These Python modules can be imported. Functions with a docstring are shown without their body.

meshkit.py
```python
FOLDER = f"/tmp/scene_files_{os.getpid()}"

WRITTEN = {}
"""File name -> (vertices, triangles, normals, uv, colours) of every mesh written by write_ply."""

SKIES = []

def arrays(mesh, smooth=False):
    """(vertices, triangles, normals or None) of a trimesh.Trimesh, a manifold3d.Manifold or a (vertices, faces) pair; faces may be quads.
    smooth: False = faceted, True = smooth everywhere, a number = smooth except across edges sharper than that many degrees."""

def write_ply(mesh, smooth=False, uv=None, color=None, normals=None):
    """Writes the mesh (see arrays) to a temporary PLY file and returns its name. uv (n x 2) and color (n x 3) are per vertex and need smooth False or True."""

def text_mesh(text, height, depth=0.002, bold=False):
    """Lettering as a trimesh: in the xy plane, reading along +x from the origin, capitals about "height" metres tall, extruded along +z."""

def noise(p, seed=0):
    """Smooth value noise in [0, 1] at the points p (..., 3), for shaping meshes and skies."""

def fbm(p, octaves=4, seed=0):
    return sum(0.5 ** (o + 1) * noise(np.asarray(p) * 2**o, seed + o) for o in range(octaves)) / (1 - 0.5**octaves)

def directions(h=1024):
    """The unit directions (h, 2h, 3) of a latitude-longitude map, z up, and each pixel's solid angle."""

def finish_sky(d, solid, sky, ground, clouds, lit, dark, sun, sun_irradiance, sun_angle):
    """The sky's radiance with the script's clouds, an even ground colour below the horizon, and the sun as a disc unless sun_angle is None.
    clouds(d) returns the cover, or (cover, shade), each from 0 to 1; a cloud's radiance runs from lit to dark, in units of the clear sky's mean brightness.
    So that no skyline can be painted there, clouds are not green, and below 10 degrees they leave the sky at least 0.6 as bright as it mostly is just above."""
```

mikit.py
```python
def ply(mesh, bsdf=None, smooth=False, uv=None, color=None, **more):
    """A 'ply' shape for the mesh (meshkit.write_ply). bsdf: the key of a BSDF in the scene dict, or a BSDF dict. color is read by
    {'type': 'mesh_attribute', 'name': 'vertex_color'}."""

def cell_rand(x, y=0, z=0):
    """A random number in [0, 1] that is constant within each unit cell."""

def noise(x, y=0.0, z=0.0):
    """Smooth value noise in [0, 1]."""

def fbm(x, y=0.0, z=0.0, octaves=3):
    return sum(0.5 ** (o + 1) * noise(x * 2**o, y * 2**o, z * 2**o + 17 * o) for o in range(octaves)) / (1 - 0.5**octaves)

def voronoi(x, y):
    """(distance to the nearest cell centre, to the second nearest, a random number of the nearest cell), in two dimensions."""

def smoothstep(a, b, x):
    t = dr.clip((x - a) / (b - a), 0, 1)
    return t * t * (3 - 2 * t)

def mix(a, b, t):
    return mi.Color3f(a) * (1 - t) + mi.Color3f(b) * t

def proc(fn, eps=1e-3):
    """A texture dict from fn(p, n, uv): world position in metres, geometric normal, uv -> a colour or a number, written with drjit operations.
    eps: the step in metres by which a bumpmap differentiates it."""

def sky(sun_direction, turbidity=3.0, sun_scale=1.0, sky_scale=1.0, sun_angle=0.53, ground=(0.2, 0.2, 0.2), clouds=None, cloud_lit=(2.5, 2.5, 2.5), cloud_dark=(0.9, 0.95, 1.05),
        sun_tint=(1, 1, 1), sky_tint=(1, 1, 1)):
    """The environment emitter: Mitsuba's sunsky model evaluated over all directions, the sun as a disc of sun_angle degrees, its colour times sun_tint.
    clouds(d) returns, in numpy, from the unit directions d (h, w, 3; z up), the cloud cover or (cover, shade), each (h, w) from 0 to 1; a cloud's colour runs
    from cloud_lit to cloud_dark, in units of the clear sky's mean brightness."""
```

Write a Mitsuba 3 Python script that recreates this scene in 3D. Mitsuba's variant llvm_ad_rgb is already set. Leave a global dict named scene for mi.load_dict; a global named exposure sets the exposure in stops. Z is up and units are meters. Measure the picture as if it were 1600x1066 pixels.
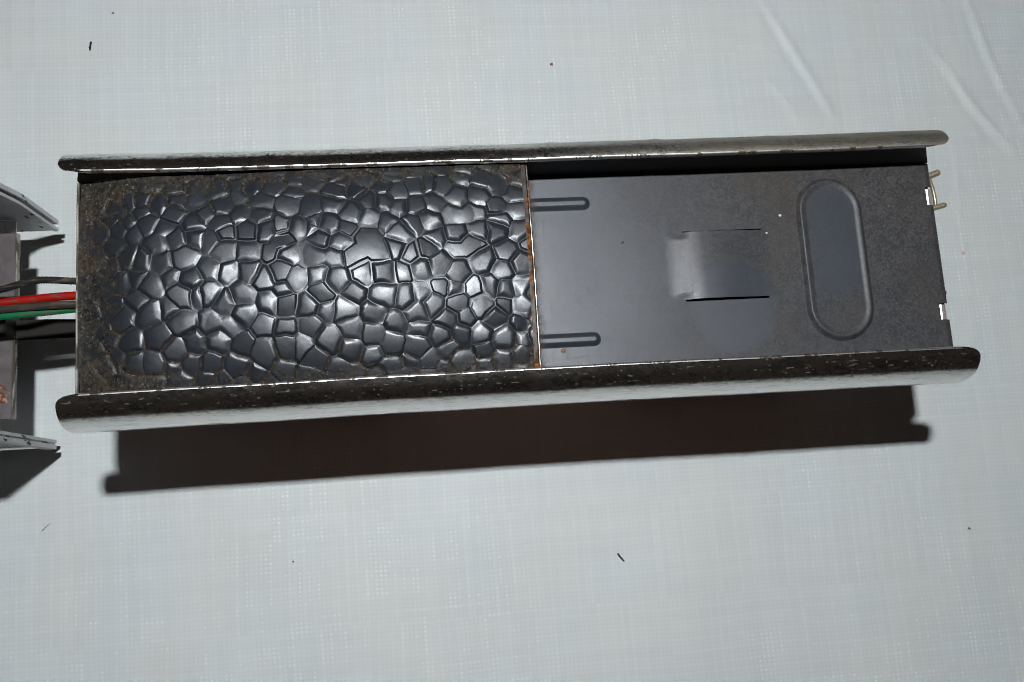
import math, random
import numpy as np, trimesh, mitsuba as mi, drjit as dr, mikit, meshkit
from scipy.spatial import cKDTree
from mikit import proc, noise, fbm, voronoi, cell_rand, smoothstep, mix

T = mi.ScalarTransform4f
rng = np.random.default_rng(7)
scene, labels = {}, {}

# ---------------------------------------------------------------- camera, light, exposure (metres; z up; the table is z = 0)
CAM = np.array([-0.02293, -0.04363, 0.23614]); FWD = np.array([0.10106, 0.16066, -0.98182]); UP = np.array([0.04976, 0.98484, 0.16627])
scene['camera'] = {'type': 'perspective', 'fov': math.degrees(2 * math.atan(800 / 1500.5)), 'fov_axis': 'x', 'near_clip': 0.01, 'far_clip': 10.0,
                   'to_world': T().look_at(origin=CAM.tolist(), target=(CAM + FWD).tolist(), up=UP.tolist())}
FLASH = np.array([-0.02692, 0.03562, 0.37525])          # the pop-up flash above the lens
scene['flash_lamp'] = {'type': 'rectangle', 'to_world': T().look_at(origin=FLASH.tolist(), target=[0.0, 0.0, 0.0], up=[0, 1, 0]).scale([0.0065, 0.0045, 1]),
                       'emitter': {'type': 'area', 'radiance': {'type': 'rgb', 'value': [3260.0, 3250.0, 3250.0]}}}
labels['flash_lamp'] = {'label': 'small flash lamp above the lens, outside the picture', 'category': 'lamp'}
scene['room_light'] = {'type': 'constant', 'radiance': {'type': 'rgb', 'value': [0.0175, 0.0140, 0.0125]}}   # the dim room
exposure = 0.0

H, W, ZD = 0.06086, 0.04106, 0.0505                     # rim height, width between the rims, deck height
mm = 0.001

# ---------------------------------------------------------------- materials
def rgb(*c): return {'type': 'rgb', 'value': list(c)}
def two(b): return {'type': 'twosided', 'bsdf': b}
def pri(col, rough, metal=0.0, spec=0.5, **k):
    return {'type': 'principled', 'base_color': col if isinstance(col, dict) else rgb(*col), 'roughness': rough, 'metallic': metal, 'specular': spec, **k}
def blend(w, a, b): return {'type': 'blendbsdf', 'weight': w, 'first': a, 'second': b}

PX, PY = 1.10 * mm, 1.02 * mm
def weave_parts(p):
    wx = (noise(p.x * 60, p.y * 60, 3.0) - 0.5) * 0.7
    wy = (noise(p.x * 50, p.y * 50, 9.0) - 0.5) * 0.7
    a, b = p.x / PX + wx + p.y * 12, p.y / PY + wy - p.x * 8
    return a, b, dr.floor(a), dr.floor(b), a - dr.floor(a), b - dr.floor(b)
def weave_h(p, n, uv):
    a, b, ia, ib, fa, fb = weave_parts(p)
    ra = 0.35 + 0.65 * cell_rand(ia, 1, 5) ; rb = 0.35 + 0.65 * cell_rand(ib, 2, 6)
    ex = dr.sqrt(dr.sin(math.pi * fa) + 1e-4) ; ey = dr.sqrt(dr.sin(math.pi * fb) + 1e-4)
    amp = 0.4 + 0.9 * fbm(p.x * 90, p.y * 90, 2.0)
    knot = cell_rand(ia, ib, 4)
    return amp * (ex * ra + 0.75 * ey * rb + 0.8 * ex * ey * dr.maximum(knot - 0.55, 0.0)) + 2.2 * fbm(p.x * 260, p.y * 210, 4.0)
def cloth_col(p, n, uv):
    a, b, ia, ib, fa, fb = weave_parts(p)
    big = fbm(p.x * 35, p.y * 35, 1.0) - 0.5
    blue = noise(p.x * 95, p.y * 80, 7.0) - 0.5
    ga = smoothstep(0.0, 0.2, dr.minimum(fa, 1 - fa)) ; gb = smoothstep(0.0, 0.2, dr.minimum(fb, 1 - fb))
    v = 1 + 0.05 * big + 0.04 * (cell_rand(ia, dr.floor(b / 23), 8) - 0.5) + 0.028 * (cell_rand(ib, dr.floor(a / 31), 9) - 0.5) + 0.035 * (ga + gb - 2)
    run = cell_rand(ia, dr.floor(b / 7), 11) * 0.7 + 0.5 * noise(p.x * 120, p.y * 70, 12.0) + 0.35 * cell_rand(ib, dr.floor(a / 9), 13)
    dot = smoothstep(0.30, 0.10, dr.abs(fa - 0.5)) * smoothstep(0.34, 0.14, dr.abs(fb - 0.5))      # thicker, whiter knots of yarn
    c = mi.Color3f(0.606 - 0.025 * blue, 0.668, 0.678 + 0.03 * blue) * v
    return mix(c, (0.90, 0.94, 0.94), 0.52 * dot * (0.25 + 0.75 * cell_rand(ia, ib, 21)) * smoothstep(0.80, 1.3, run) * smoothstep(0.3, 0.6, noise(p.x * 18 + 0.5, p.y * 22, 2.0)))
scene['cloth_vinyl'] = two({'type': 'bumpmap', 'arbitrary': proc(weave_h, 6e-5), 'scale': 0.000045, 'bsdf': pri(proc(cloth_col), 0.48, spec=0.35)})

def haze(p): return smoothstep(-0.03, 0.05, p.x) * smoothstep(0.0, 0.01, p.y)      # the far rim is hazed and greyish olive towards its rear end
def metal_col(p, n, uv): return mix((0.80, 0.79, 0.765), mix((0.36, 0.345, 0.28), (0.52, 0.50, 0.44), fbm(p.x * 300, p.y * 900, p.z * 900)), haze(p))
def metal_dirt(p, n, uv):
    d = fbm(p.x * 130, p.y * 700, p.z * 700) ; f = fbm(p.x * 1700, p.y * 2400, p.z * 2400)
    top = smoothstep(0.30, 0.85, n.z)
    pit = smoothstep(0.76, 0.84, 0.7 * noise(p.x * 2300, p.y * 3200, p.z * 3200) + 0.3 * noise(p.x * 230, p.y * 400, 3.0) + 0.12 * top)
    scr = smoothstep(0.70, 0.78, noise(p.x * 350, p.y * 4200, p.z * 4200))
    top = top * (1 - 0.88 * haze(p))
    return dr.clip(0.02 + 0.72 * top * smoothstep(0.44, 0.60, 0.5 * d + 0.5 * f) + 0.6 * pit * (0.35 + 0.65 * top) + 0.25 * scr, 0, 1)
def metal_dirt_col(p, n, uv):
    sp = smoothstep(0.78, 0.86, noise(p.x * 1500, p.y * 3400, p.z * 3400))
    return mix(mix((0.004, 0.0042, 0.0035), (0.018, 0.0155, 0.011), smoothstep(0.45, 0.72, fbm(p.x * 600, p.y * 900, p.z * 900))), (0.22, 0.19, 0.15), 0.65 * sp)
def metal_rough(p, n, uv):
    return 0.11 + 0.09 * fbm(p.x * 150, p.y * 800, p.z * 800) + 0.40 * haze(p)
def lip_w(p, n, uv): return 0.9 * smoothstep(0.60, 0.72, noise(p.x * 700, 2.0, 5.0) * 0.7 + 0.3 * noise(p.x * 3000, p.y * 3000, 1.0))
scene['rim_metal'] = two(blend(proc(metal_dirt), pri(proc(metal_col), proc(metal_rough), 1.0), pri(proc(metal_dirt_col), 0.6, spec=0.15)))

scene['worn_lip'] = two(blend(proc(lip_w), pri((0.80, 0.79, 0.77), 0.40, 1.0), pri((0.03, 0.02, 0.012), 0.6)))

def dust_col(p, n, uv):
    a = fbm(p.x * 1300, p.y * 1300, p.z * 1300) ; s = smoothstep(0.80, 0.9, noise(p.x * 3800, p.y * 3800, 1.0)) ; h = noise(p.x * 300, p.y * 300, 5.0)
    a = 0.5 * a + 0.5 * fbm(p.x * 3100, p.y * 2600, p.z * 900)
    c = mix((0.009, 0.0085, 0.0075), (0.064, 0.055, 0.040), smoothstep(0.30, 0.72, a))
    return mix(mix(c, (0.085, 0.052, 0.026), 0.22 * smoothstep(0.58, 0.8, h)), (0.26, 0.24, 0.20), 0.5 * s)
def deck_dust_col(p, n, uv):
    a = 0.35 * fbm(p.x * 700, p.y * 700, 2.0) + 0.65 * fbm(p.x * 3000, p.y * 3000, 4.0) ; s = smoothstep(0.84, 0.93, noise(p.x * 4200, p.y * 4200, 7.0)) ; h = noise(p.x * 170, p.y * 170, 5.0)
    c = mix((0.036, 0.0350, 0.035), (0.084, 0.077, 0.071), smoothstep(0.30, 0.72, a))
    return mix(mix(c, (0.075, 0.058, 0.036), 0.35 * smoothstep(0.5, 0.8, h)), (0.24, 0.23, 0.20), 0.32 * s)
def coal_dust(p, n, uv):                                  # uv.x: how much dust settled there when the load was modelled
    f = fbm(p.x * 900, p.y * 900, 3.0) ; g = fbm(p.x * 110, p.y * 110, 8.0)
    return dr.clip(smoothstep(0.50, 1.35, uv.x + 0.9 * (f - 0.5) + 0.7 * (g - 0.45)), 0, 0.82)
def coal_gloss(p, n, uv): return dr.clip(cell_rand(uv.y * 997) + 0.5 * (fbm(p.x * 500, p.y * 500, 2.0) - 0.5), 0, 1)   # uv.y: one value per lump
def enamel(a): return {'type': 'roughplastic', 'distribution': 'ggx', 'alpha': a, 'int_ior': 1.80, 'specular_reflectance': rgb(0.90, 0.95, 1.0), 'diffuse_reflectance': rgb(0.017, 0.022, 0.030)}
scene['coal_enamel'] = two(blend(proc(coal_dust), blend(proc(coal_gloss), enamel(0.14), enamel(0.215)), pri(proc(dust_col), 0.85, spec=0.15)))

def deck_dust(p, n, uv):
    f = 0.45 * fbm(p.x * 1300, p.y * 1300, 1.0) + 0.55 * fbm(p.x * 3300, p.y * 3300, 6.0) ; g = fbm(p.x * 45, p.y * 45, 4.0)
    right = smoothstep(-0.004, 0.060, p.x) ; near = 1 - smoothstep(0.0010, 0.0034, p.x + 0.0010 * (fbm(p.x * 900, p.y * 900, 6.0) - 0.5))
    up = smoothstep(-0.004, 0.017, p.y) * 0.26 * smoothstep(0.010, 0.035, p.x)
    thumb = 1 - smoothstep(0.0078, 0.0095, dr.sqrt(dr.square(p.x - 0.0420) + dr.square((p.y + 0.0085) * 0.9)) + 0.002 * (g - 0.5))
    dx = p.x - 0.064 ; dy = dr.maximum(dr.abs(p.y - 0.0046) - 0.006, 0)
    oval = 1 - smoothstep(0.0030, 0.0078, dr.sqrt(dr.square(dx) + dr.square(dy)) + 0.003 * (g - 0.5))
    v = 0.06 + 0.62 * right + up + 1.2 * near + 0.30 * (g - 0.5)
    v = v * (1 - 0.80 * thumb * smoothstep(0.02, 0.035, p.x)) * (1 - 0.85 * oval)
    return dr.clip(v * (0.62 + 0.9 * (f - 0.35)), 0, 0.88)
def deck_rough(p, n, uv):
    scr = smoothstep(0.80, 0.86, noise(p.x * 160 + p.y * 30, p.y * 4200 - p.x * 500, 3.0)) + smoothstep(0.82, 0.88, noise(p.x * 3900, p.y * 190 + p.x * 300, 8.0))
    return 0.445 + 0.05 * fbm(p.x * 120, p.y * 120, 5.0) + 0.05 * scr
scene['deck_enamel'] = two(blend(proc(deck_dust), pri((0.021, 0.029, 0.041), proc(deck_rough), spec=1.0, spec_tint=0.10), pri(proc(deck_dust_col), 0.8, spec=0.2)))
scene['truck_paint'] = two(pri((0.30, 0.13, 0.09), 0.6, spec=0.3))
scene['black_iron'] = two(pri((0.012, 0.011, 0.010), 0.6, spec=0.3))

def rust_w(p, n, uv): return smoothstep(0.38, 0.62, fbm(p.x * 900, p.y * 420, p.z * 900))
def rust_col(p, n, uv): return mix((0.055, 0.022, 0.010), (0.26, 0.10, 0.03), smoothstep(0.35, 0.75, fbm(p.x * 1800, p.y * 1800, p.z * 1800)))
scene['rusty_edge'] = two(blend(proc(rust_w), pri((0.035, 0.030, 0.026), 0.45, spec=0.5), pri(proc(rust_col), 0.85, spec=0.2)))
def bare_w(p, n, uv): return 0.85 * smoothstep(0.56, 0.66, fbm(p.x * 400, p.y * 330, p.z * 400))
scene['bare_steel'] = two(blend(proc(bare_w), pri((0.72, 0.70, 0.66), 0.32, 1.0), pri(proc(rust_col), 0.8, spec=0.2)))
def plate_edge_col(p, n, uv): return mix((0.10, 0.09, 0.065), (0.42, 0.40, 0.35), smoothstep(0.45, 0.6, fbm(p.x * 900, p.y * 300, p.z * 900)))
scene['worn_edge'] = two(pri(proc(plate_edge_col), 0.4, 0.5))
scene['body_metal'] = two(pri((0.52, 0.25, 0.18), 0.45, 0.2))
scene['bright_steel'] = two(pri((0.82, 0.80, 0.76), 0.28, 1.0))
scene['tab_steel'] = two(pri((0.85, 0.83, 0.80), 0.45, 0.75))
scene['old_brass'] = two(pri((0.44, 0.40, 0.28), 0.38, 0.7))

def grey_w(p, n, uv): return smoothstep(0.64, 0.72, fbm(p.x * 900, p.y * 900, p.z * 260))
def grey_col(p, n, uv): return mix((0.44, 0.45, 0.46), (0.60, 0.61, 0.62), fbm(p.x * 300, p.y * 300, p.z * 120))
scene['cab_grey'] = two(blend(proc(grey_w), pri(proc(grey_col), 0.42, 0.1), pri((0.03, 0.03, 0.032), 0.5)))
def floor_rust(p, n, uv):
    d = dr.sqrt(dr.square((p.x + 0.1097) * 1.0) + dr.square((p.y + 0.0160) * 0.42))
    return smoothstep(0.55, 0.75, 1.05 - d / 0.0026 + 0.9 * (fbm(p.x * 900, p.y * 900, 2.0) - 0.5))
def floor_col(p, n, uv): return mix((0.085, 0.078, 0.084), (0.15, 0.138, 0.142), fbm(p.x * 700, p.y * 500, 1.0))
def floor_rust_col(p, n, uv): return mix((0.12, 0.045, 0.022), (0.45, 0.30, 0.25), smoothstep(0.5, 0.75, fbm(p.x * 1600, p.y * 1600, 2.0)))
scene['cab_floor_paint'] = two(blend(proc(floor_rust), pri(proc(floor_col), 0.45, 0.3), pri(proc(floor_rust_col), 0.7, spec=0.3)))

def wire_mat(col):
    def fn(p, n, uv): return mix(col, (0.09, 0.075, 0.055), 0.8 * smoothstep(0.48, 0.72, fbm(p.x * 500, p.y * 2200, p.z * 1500)))
    return two(pri(proc(fn), 0.55, spec=0.2))
scene['wire_black'] = wire_mat((0.018, 0.018, 0.018)); scene['wire_dusty'] = wire_mat((0.04, 0.034, 0.026))
scene['wire_red'] = wire_mat((0.30, 0.007, 0.004)); scene['wire_green'] = wire_mat((0.005, 0.13, 0.05))
scene['dark_fibre'] = two(pri((0.012, 0.014, 0.018), 0.6)); scene['brown_crumb'] = two(pri((0.20, 0.11, 0.05), 0.7)); scene['pink_crumb'] = two(pri((0.62, 0.51, 0.46), 0.7))
scene['grey_crumb'] = two(pri((0.10, 0.10, 0.10), 0.7))

# ---------------------------------------------------------------- helpers
used = set()
def numbered(k):
    if k not in used: used.add(k); return k
    i = 1
    while f'{k}_{i:03d}' in used: i += 1
    used.add(f'{k}_{i:03d}'); return f'{k}_{i:03d}'
def part(parent, name, mesh, bsdf, smooth=30, uv=None, label=None):
    k = numbered(f'{parent}__{name}' if parent else name)
    scene[k] = mikit.ply(mesh, bsdf, smooth=smooth, uv=uv)
    if label: labels[k] = {'label': label}
    return k
def thing(name, label, cat, group=None):
    k = numbered(name); labels[k] = {'label': label, 'category': cat}
    if group: labels[k]['group'] = group
    return k
def box(x0, x1, y0, y1, z0, z1, bevel=0.0):
    m = trimesh.creation.box(extents=[x1 - x0, y1 - y0, z1 - z0])
    if bevel:
        import manifold3d as m3
        b = bevel; pts = [[sx * ((x1 - x0) / 2 - bx), sy * ((y1 - y0) / 2 - by), sz * ((z1 - z0) / 2 - bz)] for sx in (-1, 1) for sy in (-1, 1) for sz in (-1, 1)
                          for bx, by, bz in ((0, b, b), (b, 0, b), (b, b, 0))]
        m = trimesh.convex.convex_hull(np.array(pts))
    m.apply_translation([(x0 + x1) / 2, (y0 + y1) / 2, (z0 + z1) / 2]); return m
def tube(pts, rad, sides=14, dense=24):
    pts = np.asarray(pts, float); s = np.linspace(0, 1, len(pts)); from scipy.interpolate import make_interp_spline
    P = make_interp_spline(s, pts, k=min(3, len(pts) - 1))(np.linspace(0, 1, dense)); t = np.gradient(P, axis=0); t /= np.linalg.norm(t, axis=1)[:, None]
    a = np.cross(t, np.where(np.abs(t[:, 2:]) < .9, [0, 0, 1.], [1., 0, 0])); a /= np.linalg.norm(a, axis=1)[:, None]; b = np.cross(t, a)
    an = np.arange(sides) * 2 * np.pi / sides; r = np.broadcast_to(rad, (dense,))
    v = (P[:, None] + r[:, None, None] * (np.cos(an)[None, :, None] * a[:, None] + np.sin(an)[None, :, None] * b[:, None])).reshape(-1, 3)
    f = [(i * sides + j, i * sides + (j + 1) % sides, (i + 1) * sides + (j + 1) % sides, (i + 1) * sides + j) for i in range(dense - 1) for j in range(sides)]
    f = np.array(f); f = np.vstack([f[:, [0, 1, 2]], f[:, [0, 2, 3]]])
    n = len(v); v = np.vstack([v, P[0], P[-1]]); e = (dense - 1) * sides
    cap = [(n, (j + 1) % sides, j) for j in range(sides)] + [(n + 1, e + j, e + (j + 1) % sides) for j in range(sides)]
    return trimesh.Trimesh(v, np.vstack([f, cap]), process=False)
def grid(xs, ys, zfun, keep=None):
    X, Y = np.meshgrid(xs, ys, indexing='ij'); Z = zfun(X, Y); v = np.stack([X, Y, Z], -1).reshape(-1, 3); m = len(ys)
    i, j = np.meshgrid(np.arange(len(xs) - 1), np.arange(m - 1), indexing='ij'); a = (i * m + j).ravel(); q = np.stack([a, a + m, a + m + 1, a + 1], 1)
    if keep is not None:
        c = v[q].mean(1); q = q[keep(c[:, 0], c[:, 1])]
    return trimesh.Trimesh(v, np.vstack([q[:, [0, 1, 2]], q[:, [0, 2, 3]]]), process=False)
def sm(a, b, x): t = np.clip((x - a) / (b - a), 0, 1); return t * t * (3 - 2 * t)

# ---------------------------------------------------------------- the table: a white woven vinyl cloth
def seg_d(X, Y, a, b):
    a, b = np.array(a), np.array(b); d = b - a; t = np.clip(((X - a[0]) * d[0] + (Y - a[1]) * d[1]) / (d @ d), 0, 1)
    return np.hypot(X - a[0] - t * d[0], Y - a[1] - t * d[1]), t, ((X - a[0]) * d[1] - (Y - a[1]) * d[0]) / np.hypot(*d)
CREASES = [([(74, 90), (77.6, 83.1), (83.4, 70.9), (90.6, 56), (94, 48)], 0.20), ([(119, 76), (126.6, 65.3), (132.4, 53.9), (138.5, 45.4), (146, 36)], 0.22), ([(134, 90), (135.8, 83.2), (139.2, 67.8), (143, 56.5), (147, 46)], 0.18),
           ([(72, 66), (79, 58), (84, 47)], 0.08), ([(100, 52), (108, 44)], 0.06), ([(-70, -54), (-56, -45), (-46, -36)], 0.05), ([(150, 20), (141, -20), (139, -60)], 0.06), ([(127, 60), (124, 20), (122, -30)], 0.05), ([(95, -90), (103, -50), (105, -30)], 0.035)]
def cloth_z(X, Y):
    P = np.stack([X, Y, 0 * X], -1) * 1000.0
    z = 0.0010 * (meshkit.fbm(P / 34.0, 3, 5) - 0.5) + 0.00022 * sm(40, 130, P[..., 0]) * (meshkit.noise(P * [0.16, 0.016, 1], 11) - 0.5)
    for pl, amp in CREASES:
        best = np.full(X.shape, 1e9); sd = np.zeros(X.shape); tt = np.zeros(X.shape)
        for k in range(len(pl) - 1):
            d, t, s = seg_d(P[..., 0], P[..., 1], pl[k], pl[k + 1]); c = d < best
            best = np.where(c, d, best); sd = np.where(c, s, sd); tt = np.where(c, (k + t) / (len(pl) - 1), tt)
        z = z + 2.1 * amp * mm * np.sin(np.pi * np.clip(tt, 0.04, 0.96)) * (np.exp(-(best / 1.3) ** 2) - 0.6 * np.exp(-((sd - 2.2) / 1.6) ** 2) * np.exp(-(best / 6) ** 2))
    return z - 0.00005
gx = np.concatenate([np.linspace(-0.6, -0.14, 12)[:-1], np.linspace(-0.14, 0.175, 700), np.linspace(0.175, 0.6, 12)[1:]])
gy = np.concatenate([np.linspace(-0.5, -0.11, 10)[:-1], np.linspace(-0.11, 0.11, 480), np.linspace(0.11, 0.5, 10)[1:]])
g = grid(gx, gy, cloth_z)
scene['tablecloth'] = mikit.ply(g, 'cloth_vinyl', smooth=True, uv=np.asarray(g.vertices)[:, :2])
labels['tablecloth'] = {'label': 'white woven plastic tablecloth with faint creases under the toy train', 'category': 'tablecloth', 'kind': 'structure'}

# ---------------------------------------------------------------- the toy tender
td = thing('toy_tender', 'black metal toy train tender with bright rolled side rims and lumpy coal load', 'toy tender')
XL, XR = -0.0865, 0.0865
A, B = 0.0061, 0.0098
def rim_mesh(s):
    # profile from the inside of the rim, over the tight inner bend, out and down the big roll; s = +1 far side, -1 near side
    pr = []
    r = 0.00045
    for z in (H - 0.0009, H - 0.0008, H - 0.0007): pr.append((W / 2 - 0.0001, z))
    for t in np.linspace(0, np.pi / 2, 9): pr.append((W / 2 - 0.0001 + r - r * np.cos(t), H - r + r * np.sin(t)))
    for t in np.linspace(0, np.pi / 2, 44)[1:]: pr.append((W / 2 + r + (A - r) * np.sin(t) ** (0.8 if s < 0 else 1.0), H - B * (1 - max(np.cos(t), 0) ** (0.8 if s < 0 else 1.0)) - 0.00055 * np.sin(t) ** (0.5 if s < 0 else 0.8)))
    for t in np.linspace(0, 1, 5)[1:]: pr.append((W / 2 + A - 0.0005 * t ** 2, H - B - 0.00055 - 0.0014 * t))
    pr = np.array(pr); d = np.gradient(pr, axis=0); d /= np.linalg.norm(d, axis=1)[:, None]; nin = np.stack([d[:, 1], -d[:, 0]], 1)   # to the inside of the roll
    arc = np.r_[0, np.cumsum(np.linalg.norm(np.diff(pr, axis=0), axis=1))]
    top = arc[11]                                               # where the inner bend ends
    n, m = 360, len(pr)
    def end_cut(a):                                             # rounded corners of the sheet's ends
        c = 0.0
        if a < top + 0.0018: c = 0.0022 * (1 - math.sqrt(max(0, 1 - ((top + 0.0018 - max(a, top)) / 0.0019) ** 2)))
        if a < top: c = 0.0022 * 0.72 + 0.0035 * min(1, (top - a) / 0.0008)
        e = arc[-1] - a
        if e < 0.0020: c = max(c, 0.0020 * (1 - math.sqrt(max(0, 1 - ((0.0020 - e) / 0.0020) ** 2))))
        return c
    cut = np.array([end_cut(a) for a in arc])
    u = np.linspace(0, 1, n)
    X = (XL + cut)[None, :] + u[:, None] * (XR - XL - 2 * cut)[None, :]
    bow = 0.00035 * (1 - (X / 0.0865) ** 2)                     # the long sides have sprung in a little
    wob = 0.00022 * (meshkit.fbm(np.stack([X * 60, X * 0 + (3 if s > 0 else 8), X * 0], -1), 3, 2) - 0.5)
    dent = np.zeros_like(X)
    for x0, a0, dep in ([(-0.066, .35, .10), (-0.035, .45, .12), (0.006, .5, .10), (0.027, .5, .14), (0.05, .45, .10), (0.069, .4, .12)] if s > 0 else [(-0.03, .8, .1), (0.02, .75, .12), (0.046, .6, .1), (0.075, .55, .12), (-0.06, .7, .1)]):
        dent += dep * mm * np.exp(-((X - x0) / 0.0011) ** 2 - ((arc[None, :] - a0 * arc[-1]) / 0.0007) ** 2)
    dent += 0.00004 * (meshkit.fbm(np.stack([X * 900, np.broadcast_to(arc * 900, X.shape), X * 0 + s], -1), 2, 4) - 0.5)
    Yo = pr[None, :, 0] - nin[None, :, 0] * dent + wob + bow * (-1 if s > 0 else -1)
    Zo = pr[None, :, 1] - nin[None, :, 1] * dent + 0.8 * wob
    th = 0.00045
    Yi, Zi = Yo + nin[None, :, 0] * th, Zo + nin[None, :, 1] * th
    v = np.concatenate([np.stack([X, s * Yo, Zo], -1).reshape(-1, 3), np.stack([X, s * Yi, Zi], -1).reshape(-1, 3)])
    f = []
    i, j = np.meshgrid(np.arange(n - 1), np.arange(m - 1), indexing='ij'); a = (i * m + j).ravel(); q = np.stack([a, a + 1, a + m + 1, a + m], 1); o = n * m
    allq = [q, q[:, ::-1] + o]
    for row in (0, n - 1):
        j = np.arange(m - 1); a = row * m + j; e = np.stack([a, a + o, a + 1 + o, a + 1], 1); allq.append(e if row == 0 else e[:, ::-1])
    for col in (0, m - 1):
        i = np.arange(n - 1); a = i * m + col; e = np.stack([a, a + m, a + m + o, a + o], 1); allq.append(e if col == 0 else e[:, ::-1])
    q = np.vstack(allq)
    if s > 0: q = q[:, ::-1]
    a_, b_ = 4, 12; L = np.stack([X, s * (Yo - nin[None, :, 0] * 0.00003), Zo - nin[None, :, 1] * 0.00003], -1)[4:-4, a_:b_]; mm_ = b_ - a_; ii, jj = np.meshgrid(np.arange(L.shape[0] - 1), np.arange(mm_ - 1), indexing='ij'); k_ = (ii * mm_ + jj).ravel()
    lq = np.stack([k_, k_ + mm_, k_ + mm_ + 1, k_ + 1], 1); lq = lq[:, ::-1] if s > 0 else lq; lip = trimesh.Trimesh(L.reshape(-1, 3), np.vstack([lq[:, [0, 1, 2]], lq[:, [0, 2, 3]]]), process=False)
    # outward check is not needed: the material is two-sided
    return trimesh.Trimesh(v, np.vstack([q[:, [0, 1, 2]], q[:, [0, 2, 3]]]), process=False), lip
for s in (1, -1):
    rmesh, lip = rim_mesh(s); rk = part(td, 'side_rim', rmesh, 'rim_metal', smooth=38)
    part(rk, 'worn_lip', lip, 'worn_lip', smooth=True, label='bright worn inner lip of the rim')
    y0, y1 = sorted((s * (W / 2 + 0.0000), s * (W / 2 + 0.0005)))
    import shapely.geometry as sg
    pl = sg.Polygon([(-0.0845, 0.0305), (0.0838, 0.0305), (0.0838, 0.044), (0.0871, ZD), (0.0816, H - 0.0008), (-0.0830, H - 0.0008), (-0.0846, H - 0.0050)])
    wm = trimesh.creation.extrude_polygon(pl, y1 - y0); wm.apply_transform(np.array([[1, 0, 0, 0], [0, 0, -1, y1], [0, 1, 0, 0], [0, 0, 0, 1.]]))
    ya, yb = sorted((s * (W / 2 + 0.0006), s * (W / 2 + 0.0012))); part(td, 'body_side', box(-0.0845, 0.0838, ya, yb, 0.0300, 0.0475, 0.0002), 'body_metal', smooth=False)
    part(td, 'side_wall', wm, 'black_iron', smooth=False)

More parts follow.
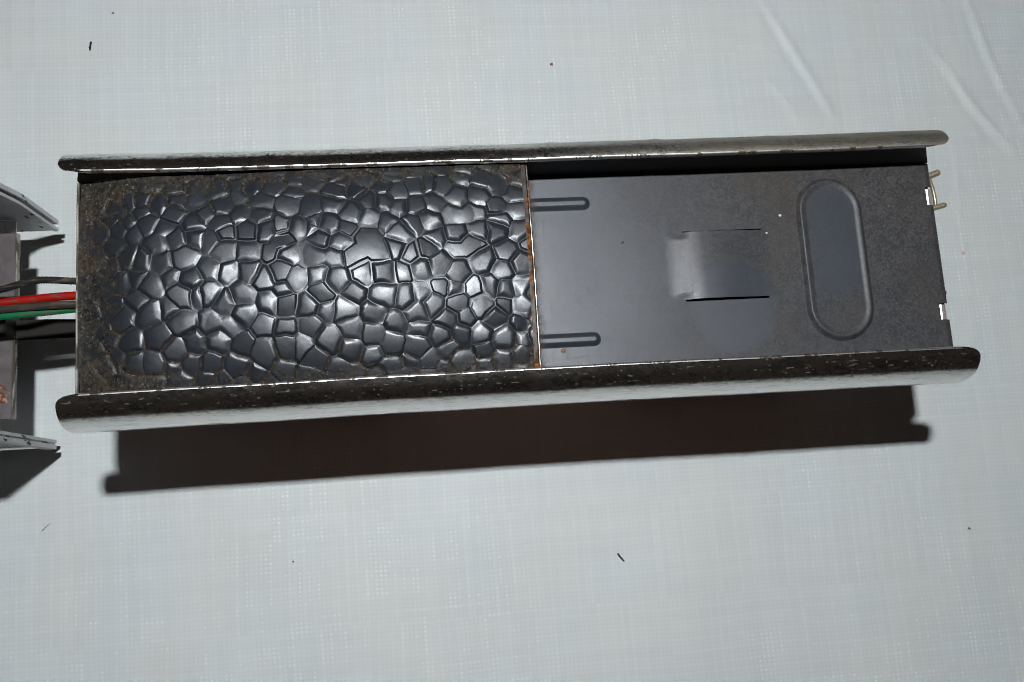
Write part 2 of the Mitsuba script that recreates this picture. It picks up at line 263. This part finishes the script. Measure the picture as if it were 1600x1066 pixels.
# the stamped coal load: one embossed sheet, its lumps set out one by one
SEEDS = "-760,180 -743,153 -766,137 -720,182 -719,156 -697,191 -686,142 -660,174 -655,146 -622,176 -619,146 -660,123 -706,103 -745,111 -775,118 -760,99 -735,89 -673,89 -620,98 -581,163 -547,178 -545,151 -573,132 -516,172 -478,171 -439,182 -404,177 -498,137 -442,152 -448,126 -541,109 -502,107 -573,98 -408,119 -465,89 -521,80 -564,76 -427,80 -617,70 -401,91 -396,195 -358,190 -350,174 -361,152 -368,126 -303,177 -274,160 -257,185 -302,128 -335,104 -247,147 -213,161 -245,116 -374,85 -268,86 -212,192 -219,78 -187,165 -244,58 -410,79 -125,174 -121,193 -163,159 -87,170 -54,157 -23,135 -28,189 -135,136 -95,135 -183,120 -145,94 -108,100 -57,109 -55,84 -21,105 -141,59 -99,64 -64,62 -21,59 -700,-18 -686,67 -677,24 -655,70 -638,33 -721,31 -722,-44 -664,-1 -643,-39 -664,-56 -707,-63 -755,-4 -742,38 -769,66 -791,-5 -770,-51 -806,48 -617,-40 -738,-60 -567,45 -521,37 -483,31 -451,28 -594,8 -558,-1 -493,-14 -435,-18 -594,-37 -538,-44 -490,-58 -455,-63 -536,-76 -406,25 -366,20 -335,23 -307,52 -281,26 -251,35 -226,23 -208,-5 -278,-15 -241,-13 -316,-16 -363,-25 -400,-17 -393,-46 -335,-47 -280,-56 -239,-61 -212,-58 -387,-77 -353,-80 -299,-87 -182,51 -144,28 -176,1 -144,-16 -97,5 -45,22 -57,-15 -21,-1 -22,-46 -114,-48 -85,-45 -175,-45 -153,-49 -147,-73 -101,-83 -58,-82 -22,-86 -192,-75 -738,-113 -686,-113 -643,-84 -625,-123 -733,-156 -699,-155 -664,-165 -633,-161 -769,-144 -791,-154 -791,-88 -755,-75 -696,-193 -746,-187 -812,-124 -812,-175 -780,-104 -591,-88 -498,-98 -581,-122 -539,-128 -459,-109 -496,-148 -433,-140 -598,-164 -552,-171 -519,-188 -468,-182 -576,-195 -421,-196 -414,-105 -382,-131 -344,-148 -305,-126 -307,-162 -410,-165 -260,-107 -271,-144 -219,-120 -224,-151 -238,-176 -274,-186 -203,-175 -369,-187 -340,-197 -178,-132 -144,-132 -105,-133 -62,-143 -28,-146 -145,-181 -98,-165 -68,-180 -30,-175 -98,-186 -173,-194"
S = np.array([[float(a) for a in q.split(',')] for q in SEEDS.split()]) * 1e-4
kd = cKDTree(S)
extra = []
for _ in range(4000):                                            # fill what the dust hides
    q = np.array([rng.uniform(-0.0845, 0.0005), rng.uniform(-0.021, 0.021)])
    if kd.query(q)[0] > 0.0028 and all(np.hypot(*(q - e)) > 0.0030 for e in extra): extra.append(q)
S = np.vstack([S, np.array(extra)]); NS = len(S)
wgt = rng.uniform(-1, 1, NS) * 1.5e-6; tilt = rng.normal(0, 0.085, (NS, 2)); rise = rng.uniform(0.28, 0.56, NS) * mm; kind = rng.random(NS); domeR = rng.uniform(0.006, 0.016, NS)
grp = np.arange(NS)                                              # some neighbours grew together into angular, odd-shaped lumps
nb = cKDTree(S).query(S, k=4)[1]
for i in rng.permutation(NS)[:int(NS * 0.09)]:
    j = nb[i, rng.integers(1, 4)]
    if grp[i] == i and grp[j] == j: grp[i] = j; rise[i] = rise[j]; tilt[i] = tilt[j]; kind[i] = kind[j]; domeR[i] = domeR[j]
CEN = np.array([S[grp == grp[i]].mean(0) for i in range(NS)])
def faded(i, j):                                                 # some creases between two lumps are only half formed
    h = ((np.minimum(i, j) * 7919 + np.maximum(i, j) * 104729) % 1009) / 1009.0
    return np.clip(h - 0.62, 0, 1) * 1.15 * mm
def coal_fields(X, Y):
    P = np.stack([X, Y], -1).reshape(-1, 2); p3 = np.c_[P * 1000, 0 * P[:, 0]]
    warp = np.stack([meshkit.fbm(p3 * 0.5, 2, 21) - 0.5, meshkit.fbm(p3 * 0.5, 2, 22) - 0.5], 1) * 0.55 * mm
    Q = P + warp
    d, idx = cKDTree(S).query(Q, k=9); pw = d ** 2 - wgt[idx]; o = np.argsort(pw, 1); idx = np.take_along_axis(idx, o, 1); pw = np.take_along_axis(pw, o, 1)
    i0 = idx[:, 0]; edge = np.full(len(Q), 1e9)
    for k in range(1, 9):
        dd = np.linalg.norm(S[idx[:, k]] - S[i0], axis=1); edge = np.where(grp[idx[:, k]] == grp[i0], edge, np.minimum(edge, (pw[:, k] - pw[:, 0]) / (2 * dd) + faded(i0, idx[:, k])))
    return Q, i0, edge
def coal_base(X, Y):
    t = X / 0.0842                                              # -1 front .. 0 bulkhead
    edge = H - 0.0019 - 0.0011 * sm(-0.45, -0.75, t) - 0.0030 * sm(-0.82, -1.0, t) ** 1.3
    arch = 0.0026 + 0.0016 * sm(0.0, -0.35, t) - 0.0014 * sm(-0.68, -1.0, t)
    y = np.abs(Y) / (W / 2)
    roll = (1 - y ** 2.1)
    return edge + arch * roll - 0.0010 * sm(-0.70, -1.02, t) ** 1.5 * roll
def coal_z(X, Y):
    Q, i0, e = coal_fields(X, Y); sh = X.shape
    g = (0.10 + 0.16 * meshkit.noise(np.c_[Q * 350, 0 * e], 31)) * mm; flat = (kind[i0] < 0.30) * sm(0.0110, 0.007, np.abs(Q[:, 1])) * sm(-0.062, -0.052, Q[:, 0])
    g = g * flat; w = np.where(flat > 0.5, 0.40, 0.52 + 0.75 * kind[i0]) * mm
    up = np.clip((e - g) / w, 0, 1); up = np.where(flat > 0.5, up * up * (3 - 2 * up), 1 - (1 - up) ** 2.0)
    L = Q - CEN[i0]; r2 = (L ** 2).sum(1)
    amp = sm(-0.0838, -0.0790, Q[:, 0]) * (0.55 + 0.45 * sm(0.0200, 0.0165, np.abs(Q[:, 1])))
    h = rise[i0] * up * (1 - 0.55 * np.minimum(r2 / (2 * domeR[i0] * rise[i0]), 1.0)) + up * (L * tilt[i0]).sum(1)
    fine = 0.007 * mm * (meshkit.fbm(np.c_[Q * 900, 0 * e], 3, 41) - 0.5)
    return coal_base(X, Y) + ((h * 0.86 + fine) * amp).reshape(sh)
cx, cy = np.linspace(-0.0841, -0.0009, 1000), np.linspace(-0.0204, 0.0204, 490)
cg = grid(cx, cy, coal_z)
V = np.asarray(cg.vertices); _, ci, ce = coal_fields(V[:, 0], V[:, 1])
dust = 0.95 * np.exp(-(ce / (0.13 * mm)) ** 2) * (0.55 + 0.45 * meshkit.noise(V * 260, 71)) + 0.70 * np.exp(-(ce / (0.30 * mm)) ** 2) * sm(0.0065, 0.015, np.abs(V[:, 1] - 0.0010)) + 0.90 * sm(0.0125, 0.0205, np.abs(V[:, 1])) + 1.0 * sm(-0.0655, -0.0860, V[:, 0]) + 0.35 * sm(-0.006, -0.001, V[:, 0])
part(td, 'coal_load', cg, 'coal_enamel', smooth=True, uv=np.c_[np.clip(dust, 0, 1.6), kind[ci]])
# front plate whose bare top edge shows
fp = part(td, 'front_plate', box(-0.0846, -0.0842, -W / 2 + 0.0002, W / 2 - 0.0002, 0.0485, H - 0.0054), 'coal_enamel', smooth=False, uv=None)
part(fp, 'top_edge', box(-0.0847, -0.08425, -W / 2 + 0.0003, W / 2 - 0.0003, H - 0.00538, H - 0.0049, 0.00015), 'worn_edge', smooth=False, label='bare upper edge of the front plate')
# bulkhead behind the coal: arched sheet, folded back edge worn to bare steel
def arch_sheet(x0, x1, drop, bev, rnd=False):
    ys = np.linspace(-W / 2 + 0.0002, W / 2 - 0.0002, 90); top = H - 0.0022 + 0.0012 * (1 - (ys / (W / 2)) ** 2) - drop + 0.00012 * (meshkit.noise(np.c_[ys * 700, ys * 0, ys * 0], 3) - .5)
    sec = [(x0, ZD + .0002), (x0, None), (x0 + bev, bev), (x1 - bev, bev), (x1, None), (x1, ZD + .0002)]
    if rnd: sec = [(x0, ZD + .0002)] + [((x0 + x1) / 2 - (x1 - x0) / 2 * math.cos(a), (x1 - x0) / 2 * math.sin(a)) for a in np.linspace(0, np.pi, 9)] + [(x1, ZD + .0002)]
    v = np.array([[(x, y, (t - 0.0 if z is None else t + z if z < .01 else z)) for x, z in sec] for y, t in zip(ys, top)]).reshape(-1, 3); m = len(sec)
    q = np.array([(i * m + j, i * m + j + 1, (i + 1) * m + j + 1, (i + 1) * m + j) for i in range(len(ys) - 1) for j in range(m - 1)])
    return trimesh.Trimesh(v, np.vstack([q[:, [0, 1, 2]], q[:, [0, 2, 3]]]), process=False)
bk = part(td, 'bulkhead', arch_sheet(-0.00085, 0.00015, 0.0, 0.00012), 'rusty_edge', smooth=20, label='rusty upright sheet closing the rear of the coal load')
part(bk, 'folded_edge', arch_sheet(0.00017, 0.00060, 0.0003, 0.00016, True), 'bare_steel', smooth=60, label='bright worn edge of the rusty sheet')

# deck with its embossed ribs, lifted strap and oval hatch
NOTCH = [(0.0858, 0.0880, 0.0114, 0.0152), (0.0853, 0.0880, -0.0132, -0.0098)]
SLIT = [(0.0326, 0.0490, 0.00715, 0.00765), (0.0320, 0.0494, -0.00705, -0.0066)]
def deck_keep(x, y):
    k = np.ones(len(x), bool)
    for a, b, c, d in NOTCH: k &= ~((x > a) & (x < b) & (y > c) & (y < d))
    for a, b, c, d in SLIT: k &= ~((x > a) & (x < b) & (y > c) & (y < d))
    k &= ~((x > 0.0318) & (x < 0.0498) & (y > -0.0066) & (y < 0.0072))
    ov = np.hypot(x - 0.0640, np.maximum(np.abs(y - 0.0006) - 0.0101, 0)); k &= ov > 0.0066
    for yc in (0.0143, -0.0137): k &= ~((x > 0.0012) & (x < 0.0129) & (np.abs(y - yc) < 0.0009))
    return k
def deck_sheet(X, Y):
    p = np.stack([X * 60, Y * 60, 0 * X], -1)
    return ZD + 0.00012 * (meshkit.fbm(p, 2, 51) - 0.5) - 0.0004 * sm(0.0862, 0.0873, X)
dx, dy = np.linspace(0.0003, 0.0873, 581), np.linspace(-W / 2 + 0.0001, W / 2 - 0.0001, 275)
dk = part(td, 'deck', grid(dx, dy, deck_sheet, deck_keep), 'deck_enamel', smooth=True)
def rib_z(yc):
    def f(X, Y):
        d = np.hypot(np.maximum(X - 0.0125, 0), Y - yc); return deck_sheet(X, Y) - 0.00004 + 0.00080 * sm(0.0016, 0.0003, d)
    return f
for yc in (0.0143, -0.0137): part(dk, 'rib', grid(np.linspace(0.0006, 0.01415, 110), np.linspace(yc - 0.0016, yc + 0.0016, 44), rib_z(yc)), 'deck_enamel', smooth=True)
def oval_z(X, Y):
    d = np.hypot(X - 0.0640, np.maximum(np.abs(Y - 0.0006) - 0.0101, 0))
    return deck_sheet(X, Y) - 0.00004 + 0.00095 * sm(0.00735, 0.0062, d) - 0.00022 * sm(0.0062, 0.0050, d)
part(dk, 'oval_hatch', grid(np.linspace(0.0564, 0.0716, 150), np.linspace(-0.0172, 0.0184, 330), oval_z, lambda x, y: np.hypot(x - 0.0640, np.maximum(np.abs(y - 0.0006) - 0.0101, 0)) < 0.0075), 'deck_enamel', smooth=True, label='raised oval hatch pressed into the tender deck')
def strap_z(X, Y):
    t = sm(0.0284, 0.0366, X) * (1 - sm(0.0375, 0.0515, X)); return deck_sheet(X, Y) + 0.00002 + 0.00092 * t * (sm(0.0310, 0.0345, X) + (1 - sm(0.0310, 0.0345, X)) * sm(-0.0067, -0.0050, Y) * sm(0.0074, 0.0057, Y))
stg = grid(np.linspace(0.0283, 0.0508, 120), np.linspace(-0.0066, 0.0073, 60), strap_z)
part(dk, 'lifted_strap', stg, 'deck_enamel', smooth=True, label='raised strap between two slits in the deck')
part(td, 'rear_plate', box(0.0866, 0.0871, -W / 2 + 0.0003, W / 2 - 0.0003, 0.0305, ZD - 0.0012), 'black_iron', smooth=False)
for (a, b, c, d) in NOTCH: part(td, 'bent_tab', box(a + 0.0003, a + 0.0016, c + 0.0001, d - 0.0002, ZD - 0.0042, ZD - 0.0012, 0.0002), 'bright_steel', smooth=False)
for (a, b, c, d) in NOTCH:
    sp_ = sg.Polygon([(a - 0.0002, ZD - 0.0012), (a + 0.0003, ZD - 0.00115), (a + 0.0009, ZD - 0.00085), (a + 0.0020, ZD - 0.0013), (a + 0.0020, ZD - 0.0017), (a - 0.0002, ZD - 0.0017)]); tm = trimesh.creation.extrude_polygon(sp_, d - c - 0.0003); tm.apply_transform(np.array([[1, 0, 0, 0], [0, 0, -1, d - 0.00015], [0, 1, 0, 0], [0, 0, 0, 1.]])); part(td, 'bent_tab', tm, 'tab_steel', smooth=False)
# fitting behind the rear plate: two pins and a brassy link
hk = part(td, 'rear_link', tube([(0.0897, 0.0184, ZD - 0.0046), (0.0899, 0.0150, ZD - 0.0040), (0.0901, 0.0120, ZD - 0.0044)], 0.00040), 'old_brass')
part(hk, 'pin', tube([(0.0868, 0.0182, ZD - 0.0050), (0.0895, 0.0190, ZD - 0.0044), (0.0920, 0.0198, ZD - 0.0040)], np.r_[np.full(22, 0.00072), 0.00055, 0.0003]), 'old_brass')
part(hk, 'pin', tube([(0.0868, 0.0112, ZD - 0.0050), (0.0895, 0.0118, ZD - 0.0044), (0.0924, 0.0124, ZD - 0.0040)], np.r_[np.full(22, 0.00060), 0.0005, 0.00025]), 'old_brass')
kn = trimesh.creation.icosphere(3, 0.0008); kn.apply_translation([0.0890, -0.0068, ZD - 0.0045]); part(td, 'knob', kn, 'black_iron', smooth=True)
# underframe and running gear
part(td, 'underframe', box(-0.0835, 0.0862, -W / 2 + 0.0008, W / 2 - 0.0008, 0.0290, 0.0305, 0.0004), 'body_metal', smooth=False)
def wheel(x, y, s):
    prof = np.array([(0.0, -0.0012), (0.0084, -0.0012), (0.0094, -0.0007), (0.0094, 0.0002), (0.0082, 0.0006), (0.0080, 0.0030), (0.0070, 0.0032), (0.0066, 0.0024), (0.0028, 0.0022), (0.0024, 0.0034), (0.0, 0.0034)])
    m = trimesh.creation.revolve(prof, sections=40); m.apply_transform(trimesh.transformations.rotation_matrix(-s * np.pi / 2, [1, 0, 0])); m.apply_translation([x, y, 0.0094]); return m
for x in (-0.062, -0.036, 0.036, 0.062):
    ax = trimesh.creation.cylinder(0.0015, 0.032, sections=20); ax.apply_transform(trimesh.transformations.rotation_matrix(np.pi / 2, [1, 0, 0])); ax.apply_translation([x, 0, 0.0094])
    k = part(td, 'axle', ax, 'rim_metal')
    for s in (1, -1): part(k, 'wheel', wheel(x, s * 0.0145, s), 'black_iron')
for xc in (-0.049, 0.049):
    for s in (1, -1): part(td, 'truck_frame', box(xc - 0.019, xc + 0.019, s * 0.0192 - 0.0006, s * 0.0192 + 0.0006, 0.0065, 0.0125, 0.0004), 'truck_paint', smooth=False)
    part(td, 'bolster', box(xc - 0.004, xc + 0.004, -0.0050, 0.0050, 0.0060, 0.0292, 0.0004), 'black_iron', smooth=False)

# ---------------------------------------------------------------- the locomotive's cab at the left edge
lo = thing('toy_locomotive', 'worn grey metal locomotive cab cut off by the left edge of the picture', 'toy locomotive')
def cab_strip(s, x0, x1, off, th, za, zb):                     # the side leans in towards the roof
    zs = np.linspace(za, zb, 14); yc = (np.interp(zs, [0.005, 0.011, 0.031, 0.0437, 0.056], [0.0252, 0.0251, 0.0247, 0.0233, 0.0213]) if s > 0 else 0.0237 + 0 * zs) + off
    pl = sg.Polygon([*zip(s * (yc + th), zs), *zip(s * yc[::-1], zs[::-1])])
    m = trimesh.creation.extrude_polygon(pl, x1 - x0); m.apply_transform(np.array([[0, 0, 1, x0], [1, 0, 0, 0], [0, 1, 0, 0], [0, 0, 0, 1.]])); return m
for s, xr, z0 in ((1, -0.1046, 0.0080), (-1, -0.1056, 0.0050)):
    cw = part(lo, 'cab_side', cab_strip(s, -0.165, xr - 0.0010, 0.0004, 0.0006, z0, 0.0556), 'cab_grey', smooth=20)
    part(cw, 'edge_bead', cab_strip(s, xr - 0.0012, xr - 0.0003, 0.0, 0.0007, z0 + 0.0006, 0.0554), 'cab_grey', smooth=20)
    part(cw, 'edge_bead', cab_strip(s, xr - 0.0020, xr + 0.0003, 0.0012, 0.0010, z0 + 0.0024, 0.0554), 'cab_grey', smooth=20)
part(lo, 'cab_floor', box(-0.150, -0.1075, 0.0058, 0.0199, 0.0252, 0.0260, 0.00015), 'cab_floor_paint', smooth=False)
part(lo, 'cab_floor', box(-0.150, -0.1077, -0.0205, -0.0029, 0.0252, 0.0260, 0.00015), 'cab_floor_paint', smooth=False, label='cab floor plate with a rust patch')
for y0, y1 in ((0.0058, 0.0199), (-0.0205, -0.0029)): part(lo, 'floor_edge', box(-0.10745 if y0 > 0 else -0.10765, -0.1071 if y0 > 0 else -0.1073, y0, y1, 0.0245, 0.02605, 0.0001), 'worn_edge', smooth=False)
br = part(lo, 'screw_bracket', box(-0.125, -0.1105, 0.0196, 0.0250, 0.0178, 0.0188, 0.0002), 'bright_steel', smooth=False)
sc = trimesh.creation.cylinder(0.0021, 0.0009, sections=32); sc.apply_translation([-0.1143, 0.0220, 0.0192]); part(br, 'screw_head', sc, 'bright_steel')
part(lo, 'frame', box(-0.165, -0.1125, -0.0150, 0.0150, 0.0105, 0.0185, 0.0004), 'black_iron', smooth=False)
rf = np.array([(s_ * 0.0275, 0.0560 + 0.006 * (1 - (s_) ** 2)) for s_ in np.linspace(-1, 1, 21)])
rp = sg.Polygon([*rf, *[(a, b - 0.0008) for a, b in rf[::-1]]]); rm = trimesh.creation.extrude_polygon(rp, 0.045); rm.apply_transform(np.array([[0, 0, 1, -0.163], [1, 0, 0, 0], [0, 1, 0, 0], [0, 0, 0, 1.]])); part(lo, 'cab_roof', rm, 'cab_grey', smooth=30)
db = sg.Polygon([(-0.120, 0.0032), (-0.106, 0.0034), (-0.098, 0.0030), (-0.080, 0.0026), (-0.080, -0.0012), (-0.120, -0.0012)])
dm = trimesh.creation.extrude_polygon(db, 0.0008); dm.apply_translation([0, 0, 0.0117]); part(lo, 'drawbar', dm, 'black_iron', smooth=False, label='flat black drawbar reaching to the tender')

# ---------------------------------------------------------------- the lead wires
def zl(pts): return [(x, y, z) for x, y, z in pts]
for nm, lab, m, r, pts in (
    ('lead_wire', 'black wire running apart from the bundle, above the red one', 'wire_black', 0.00072, [(-0.118, 0.0026, 0.036), (-0.1085, 0.0040, 0.0385), (-0.1047, 0.0042, 0.0395), (-0.1010, 0.0049, 0.0402), (-0.0970, 0.0056, 0.0402), (-0.0900, 0.0051, 0.0400), (-0.078, 0.0045, 0.0395)]),
    ('lead_wire', 'bright red wire between tender and locomotive', 'wire_red', 0.00086, [(-0.118, 0.0001, 0.037), (-0.1085, 0.0008, 0.0390), (-0.1047, 0.0013, 0.0398), (-0.0973, 0.0018, 0.0402), (-0.0902, 0.0021, 0.0402), (-0.078, 0.0020, 0.040)]),
    ('lead_wire', 'dusty dark wire pressed between the red and the green wire', 'wire_dusty', 0.00078, [(-0.118, -0.0012, 0.0375), (-0.1083, -0.0005, 0.0400), (-0.1046, -0.0002, 0.0406), (-0.0973, 0.0001, 0.0408), (-0.0902, 0.0003, 0.0405), (-0.078, 0.0004, 0.040)]),
    ('lead_wire', 'green wire lowest of the bundle between tender and locomotive', 'wire_green', 0.00078, [(-0.118, -0.0026, 0.0370), (-0.1082, -0.0017, 0.0392), (-0.1046, -0.0014, 0.0398), (-0.0998, -0.0011, 0.0398), (-0.0949, -0.0007, 0.0393), (-0.0902, -0.0003, 0.0388), (-0.078, 0.0000, 0.038)])):
    k = numbered(nm); scene[k] = mikit.ply(tube(pts, r, 16, 60), m, smooth=True); labels[k] = {'label': lab, 'category': 'wire', 'group': 'lead wires between tender and locomotive'}

# ---------------------------------------------------------------- specks lying on the cloth
def cz(x, y): return float(cloth_z(np.array([[x]]), np.array([[y]]))[0, 0])
def fibre(name, lab, a, b, r, m, cat='lint'):
    a, b = np.array(a) * mm, np.array(b) * mm; c = (a + b) / 2 + np.array([(b - a)[1], -(b - a)[0]]) * 0.035
    k = numbered(name); scene[k] = mikit.ply(tube([(q[0], q[1], cz(*q) + r * 0.9) for q in (a, c, b)], r * np.r_[.4, np.ones(10), .5], 8, 12), m, smooth=True); labels[k] = {'label': lab, 'category': cat}
def crumb(lab, p, r, m, flat=0.6):
    s = trimesh.creation.icosphere(2, 1.0); v = np.asarray(s.vertices); v = v * (0.7 + 0.6 * meshkit.noise(v * 1.7 + p[0], 3))[:, None] * [r, r * 0.8, r * flat]
    x, y = p[0] * mm, p[1] * mm; s.vertices = v + [x, y, cz(x, y) + r * flat * 0.75]; k = numbered('crumb'); scene[k] = mikit.ply(s, m, smooth=True); labels[k] = {'label': lab, 'category': 'crumb'}
fibre('lint', 'tiny black fibre on the cloth at the upper left', (-100.45, 77.1), (-100.75, 74.7), 0.00024, 'dark_fibre')
fibre('lint', 'short black fibre on the cloth below the tender', (23.7, -58.6), (25.2, -60.7), 0.00022, 'dark_fibre')
fibre('lint', 'faint thin fibre on the cloth at the lower left', (-109.2, -42.5), (-111.1, -44.2), 0.00008, 'grey_crumb')
crumb('brown crumb on the cloth above the tender', (16.74, 68.5), 0.00042, 'brown_crumb')
crumb('pinkish fleck on the cloth right of the tender', (123.3, 12.6), 0.0006, 'pink_crumb', 0.2)
crumb('brown crumb on the cloth at the lower right', (114.3, -58.9), 0.00036, 'brown_crumb')
crumb('orange brown crumb at the top left of the cloth', (-95.2, 84.85), 0.0003, 'brown_crumb')
crumb('grey grain on the cloth under the middle of the shadow', (-53.94, -55.1), 0.00024, 'grey_crumb')
def deck_crumb(lab, x, y, r, m, flat=0.5):
    q = trimesh.creation.icosphere(2, 1.0); v = np.asarray(q.vertices); v = v * (0.7 + 0.6 * meshkit.noise(v * 1.7 + x * 999, 3))[:, None] * [r, r * 0.8, r * flat]
    z = float(deck_sheet(np.array([[x]]), np.array([[y]]))[0, 0]); q.vertices = v + [x, y, z + r * flat * 0.7]; k = numbered('crumb'); scene[k] = mikit.ply(q, m, smooth=True); labels[k] = {'label': lab, 'category': 'crumb'}
scene['pale_crumb'] = two(pri((0.62, 0.60, 0.55), 0.6))
deck_crumb('tan crumb on the tender deck beside the near rib', 0.0062, -0.0157, 0.00045, 'brown_crumb')
deck_crumb('pale fleck on the deck just left of the oval hatch', 0.0535, 0.0102, 0.00030, 'pale_crumb', 0.3)
deck_crumb('pale fleck on the deck at the end of the far slit', 0.0502, 0.0066, 0.00022, 'pale_crumb', 0.3)
deck_crumb('dark grain on the deck between the far rib and the slits', 0.0200, 0.0058, 0.00026, 'dark_fibre')
